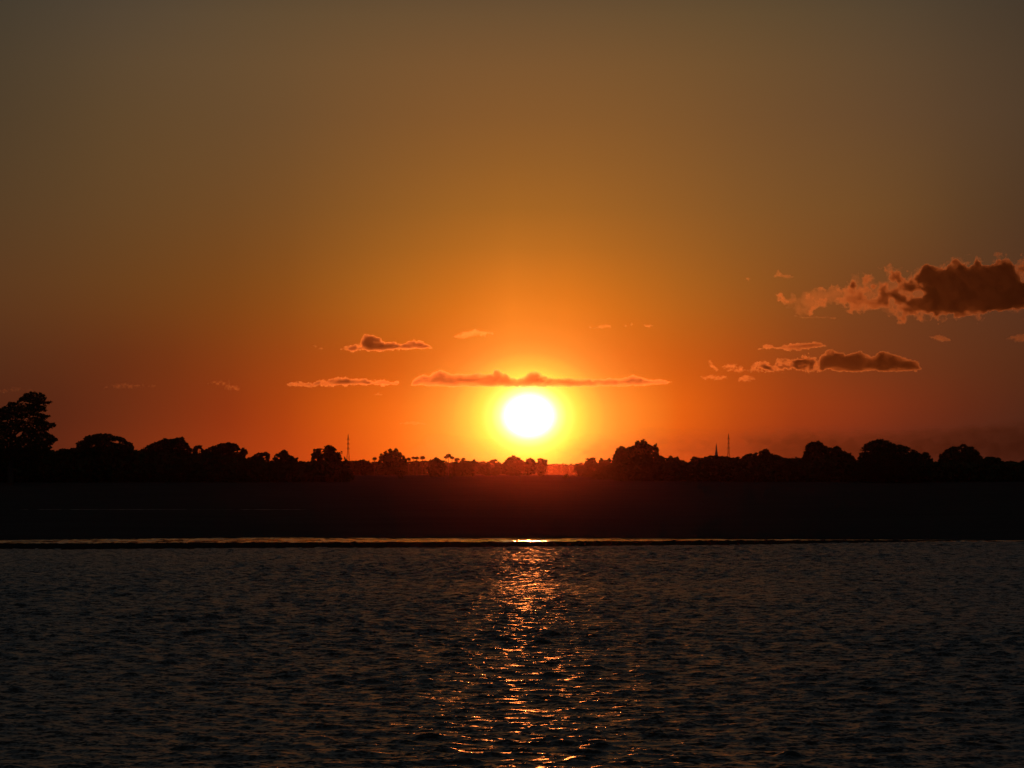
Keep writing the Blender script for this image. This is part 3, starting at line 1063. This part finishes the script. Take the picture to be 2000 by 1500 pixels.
make_cloud('row of small dark puffs joined to the left end of the three-bump cloud',
           [([(1462, 724), (1466, 716), (1474, 710), (1480, 706), (1492, 705), (1502, 710), (1510, 718), (1514, 707), (1524, 702), (1540, 704), (1552, 700), (1566, 696), (1580, 692), (1590, 698), (1596, 708), (1606, 720), (1600, 726), (1560, 724), (1500, 724)], .75, 1.2),
            ([(1477, 720), (1482, 709), (1494, 708), (1504, 716), (1506, 722)], .9, .3), ([(1530, 720), (1545, 708), (1566, 700), (1588, 700), (1592, 716), (1580, 722)], .8, .6)],
           rho=0.96, amp=4.0, nscale=10, tau=4.6, seed=6)
make_cloud('scraps of thin orange cloud left of the row of dark puffs',
           [([(1384, 705), (1390, 704), (1396, 714), (1405, 722), (1400, 727), (1388, 718)], .45, .8), ([(1408, 716), (1418, 712), (1440, 713), (1452, 720), (1466, 722), (1450, 728), (1425, 724)], .5, 1.2),
            ([(1370, 736), (1390, 731), (1412, 734), (1420, 738), (1400, 741), (1376, 740)], .4, 1.0), ([(1440, 740), (1448, 733), (1458, 732), (1476, 740), (1466, 744), (1444, 744)], .5, .8)],
           rho=0.33, amp=3.0, nscale=8, tau=0.90, seed=8)
make_cloud('thin lens-shaped cloud above the left shoulder of the three-bump cloud',
           [([(1512, 680), (1530, 674), (1550, 670), (1580, 668), (1602, 669), (1614, 676), (1596, 679), (1570, 683), (1540, 684)], .8, .7), ([(1542, 678), (1560, 673), (1596, 671), (1604, 675), (1570, 679)], .9, .3), ([(1482, 682), (1494, 675), (1508, 674), (1512, 679), (1490, 682)], .5, .7)],
           rho=0.96, amp=3.0, nscale=10, tau=3.8, seed=9)
make_cloud('dark whale-shaped cloud with a bright outline left above the sun',
           [([(706, 680), (704, 664), (712, 654), (726, 654), (740, 660), (752, 668), (768, 668), (782, 673), (796, 668), (808, 665), (826, 667), (836, 674), (844, 680), (830, 681), (790, 683), (750, 685), (722, 687)], 1.15, .6), ([(668, 682), (676, 675), (690, 676), (700, 668), (712, 660), (714, 676), (704, 684), (684, 687)], .5, 1.1)],
           rho=1.19, amp=3.2, nscale=10, tau=4.6, seed=11)
make_cloud('thin bright streak of cloud high above the left side of the sun',
           [([(884, 658), (896, 652), (912, 646), (930, 643), (946, 647), (958, 648), (966, 653), (950, 655), (920, 657), (904, 662)], .55, .9)],
           rho=0.33, amp=2.6, nscale=9, tau=0.80, seed=12)
make_cloud('low ragged flat cloud left of the long cloud, far end fraying',
           [([(562, 751), (574, 745), (596, 746), (610, 748), (622, 742), (640, 741), (650, 737), (664, 736), (690, 739), (716, 738), (728, 743), (750, 742), (764, 747), (780, 747), (776, 751), (750, 752), (700, 753), (640, 754), (590, 755)], .7, .9), ([(618, 750), (632, 743), (646, 744), (640, 750)], .5, .4), ([(654, 751), (660, 740), (690, 742), (716, 742), (728, 747), (752, 746), (740, 751)], .6, .4)],
           rho=0.96, amp=2.8, nscale=9, tau=4.2, seed=13)
make_cloud('long flat cloud with a glowing rim stretched right above the sun',
           [([(804, 752), (806, 744), (814, 738), (826, 731), (838, 734), (846, 727), (858, 722), (870, 724), (880, 731), (896, 730), (914, 731), (930, 728), (946, 729), (960, 730), (966, 721), (974, 722), (986, 729), (996, 735), (1010, 740), (1024, 735), (1036, 726), (1048, 726), (1062, 733), (1080, 739), (1110, 738), (1160, 740), (1210, 738), (1226, 737), (1236, 731), (1248, 735), (1268, 741), (1290, 742), (1312, 746), (1300, 750), (1260, 753), (1180, 755), (1080, 756), (960, 756), (860, 755)], .9, .45)],
           rho=0.91, amp=3.0, nscale=11, tau=3.4, seed=14)
make_cloud('curled wisp of pale cloud over the left bank',
           [([(402, 750), (416, 745), (432, 742), (446, 744), (450, 752), (462, 752), (470, 756), (466, 762), (440, 762), (432, 752), (416, 750)], .3, 1.2)],
           rho=0.26, amp=2.6, nscale=8, tau=0.60, seed=15)
make_cloud('faint stretched streak of cloud above the flat-topped trees',
           [([(196, 757), (220, 753), (246, 746), (262, 749), (290, 751), (310, 754), (280, 757), (250, 760), (220, 759)], .2, 1.2)],
           rho=0.20, amp=2.6, nscale=10, tau=0.50, seed=16)
make_cloud('faint smear of cloud at the left edge over the tallest tree',
           [([(-30, 766), (10, 757), (40, 757), (62, 762), (40, 766), (0, 768)], .18, 1.2)],
           rho=0.16, amp=2.6, nscale=12, tau=0.50, seed=17)
make_cloud('small bright shred of cloud high left of the huge cloud',
           [([(1510, 542), (1514, 534), (1520, 528), (1528, 535), (1544, 537), (1550, 541), (1530, 543)], .4, 1.0)],
           rho=0.29, amp=2.2, nscale=7, tau=0.60, seed=18)
make_cloud('tiny puff of cloud farthest left of the huge cloud', [([(1454, 546), (1460, 541), (1466, 543), (1462, 548)], .4, .8)], rho=0.26, amp=1.8, nscale=5, tau=0.50, seed=19)
make_cloud('short bright dash of cloud right above the sun', [([(1158, 641), (1172, 635), (1194, 634), (1194, 640), (1170, 642)], .4, .8), ([(1148, 640), (1152, 637), (1155, 641)], .3, .6)], rho=0.29, amp=2.0, nscale=7, tau=0.50, seed=20)
make_cloud('pair of tiny cloud dots beside the short bright dash', [([(1218, 637), (1222, 632), (1226, 636), (1222, 640)], .4, .6), ([(1230, 633), (1234, 629), (1237, 633), (1233, 637)], .3, .6)], rho=0.26, amp=1.6, nscale=5, tau=0.50, seed=21)
make_cloud('small hooked shred of cloud right of the cloud dots', [([(1257, 632), (1262, 635), (1270, 632), (1278, 636), (1268, 640), (1260, 638)], .4, .7)], rho=0.29, amp=1.8, nscale=6, tau=0.50, seed=22)
make_cloud('two tiny scraps of cloud at the tail of the whale-shaped cloud', [([(610, 675), (616, 672), (622, 677), (616, 679)], .35, .8), ([(620, 682), (627, 677), (634, 681), (626, 684)], .45, .7)], rho=0.26, amp=1.8, nscale=6, tau=0.50, seed=23)
make_cloud('thin dash of cloud under the ragged tail of the huge cloud', [([(1550, 616), (1570, 618), (1600, 618), (1634, 620), (1632, 623), (1596, 622), (1562, 621)], .35, .8)], rho=0.26, amp=1.8, nscale=7, tau=0.50, seed=24)
make_cloud('tiny faint puff of cloud below the low ragged cloud', [([(730, 771), (738, 767), (746, 768), (748, 772), (738, 774)], .3, .8)], rho=0.23, amp=1.8, nscale=6, tau=0.50, seed=25)
make_cloud('small dark smudge of cloud beneath the huge cloud', [([(1815, 658), (1830, 655), (1850, 658), (1858, 665), (1840, 668), (1826, 663)], .45, .8)], rho=1.10, amp=2.0, nscale=8, tau=0.60, seed=26)
make_cloud('reddish cloud scrap cut by the right edge of the sky', [([(1966, 662), (1978, 655), (1996, 652), (2030, 650), (2050, 660), (2020, 668), (1990, 668)], .45, .9)], rho=0.36, amp=2.2, nscale=9, tau=0.80, seed=27)
make_cloud('faint ripple of cloud left of the sun, below the long cloud', [([(776, 828), (790, 824), (808, 822), (826, 825), (836, 829), (810, 831)], .2, .9)], rho=0.23, amp=2.0, nscale=9, tau=0.50, seed=28)
LOWBANK = [(1120, 858), (1150, 848), (1180, 851), (1210, 852), (1230, 845), (1252, 840), (1280, 838), (1310, 841), (1352, 837), (1372, 839), (1400, 839), (1440, 840), (1470, 838), (1500, 836), (1540, 833), (1580, 832), (1640, 836), (1720, 838), (1800, 836), (1880, 833), (1960, 828), (2060, 822), (2200, 826), (2400, 835), (2500, 880), (2480, 918), (1100, 918), (1090, 880)]
make_cloud('long dim cloud bank lying low along the horizon right of the sun', [(LOWBANK, 0.35, .8), ([(1440, 846), (1560, 838), (1680, 842), (1800, 838), (1900, 829), (2000, 816), (2100, 808), (2300, 815), (2480, 850), (2500, 918), (1480, 918)], 1.0, .6)], rho=0.045, step=2.5, amp=5, nscale=24, tau=1.5, albedo=(0.20, 0.15, 0.14), seed=30, dist=14000.0, ys=2.2)
make_cloud('low veil of cloud along the horizon left of the sun', [([(830, 852), (848, 847), (868, 848), (890, 853), (920, 857), (950, 858), (985, 866), (1010, 880), (990, 916), (820, 916), (800, 880)], .2, .6)], rho=0.04, step=2.0, amp=4, nscale=20, tau=0.35, albedo=(0.5, 0.34, 0.28), seed=31, dist=14000.0, ys=2.0)


# ------------------------------------------------------------------ haze over river and bank
def build_haze():
    x, y0, y1, z0, z1 = 6600.0, -80.0, 6900.0, -2.0, 44.0
    V = [(-x, y0, z0), (x, y0, z0), (x, y1, z0), (-x, y1, z0), (-x, y0, z1), (x, y0, z1), (x, y1, z1), (-x, y1, z1)]
    Fc = [[0, 3, 2, 1], [4, 5, 6, 7], [0, 1, 5, 4], [1, 2, 6, 5], [2, 3, 7, 6], [3, 0, 4, 7]]
    m = bpy.data.materials.new('evening_haze')
    m.use_nodes = True
    nt = m.node_tree
    nt.nodes.clear()
    out = nt.nodes.new('ShaderNodeOutputMaterial')
    v = nt.nodes.new('ShaderNodeVolumePrincipled')
    v.inputs['Color'].default_value = (*HAZE_COLOR, 1)
    v.inputs['Density'].default_value = HAZE_DENSITY
    v.inputs['Anisotropy'].default_value = HAZE_G
    nt.links.new(v.outputs[0], out.inputs['Volume'])
    o = mesh_obj('haze', np.array(V), Fc, m)
    tag(o, 'warm evening haze over river and bank', kind='stuff')


build_haze()
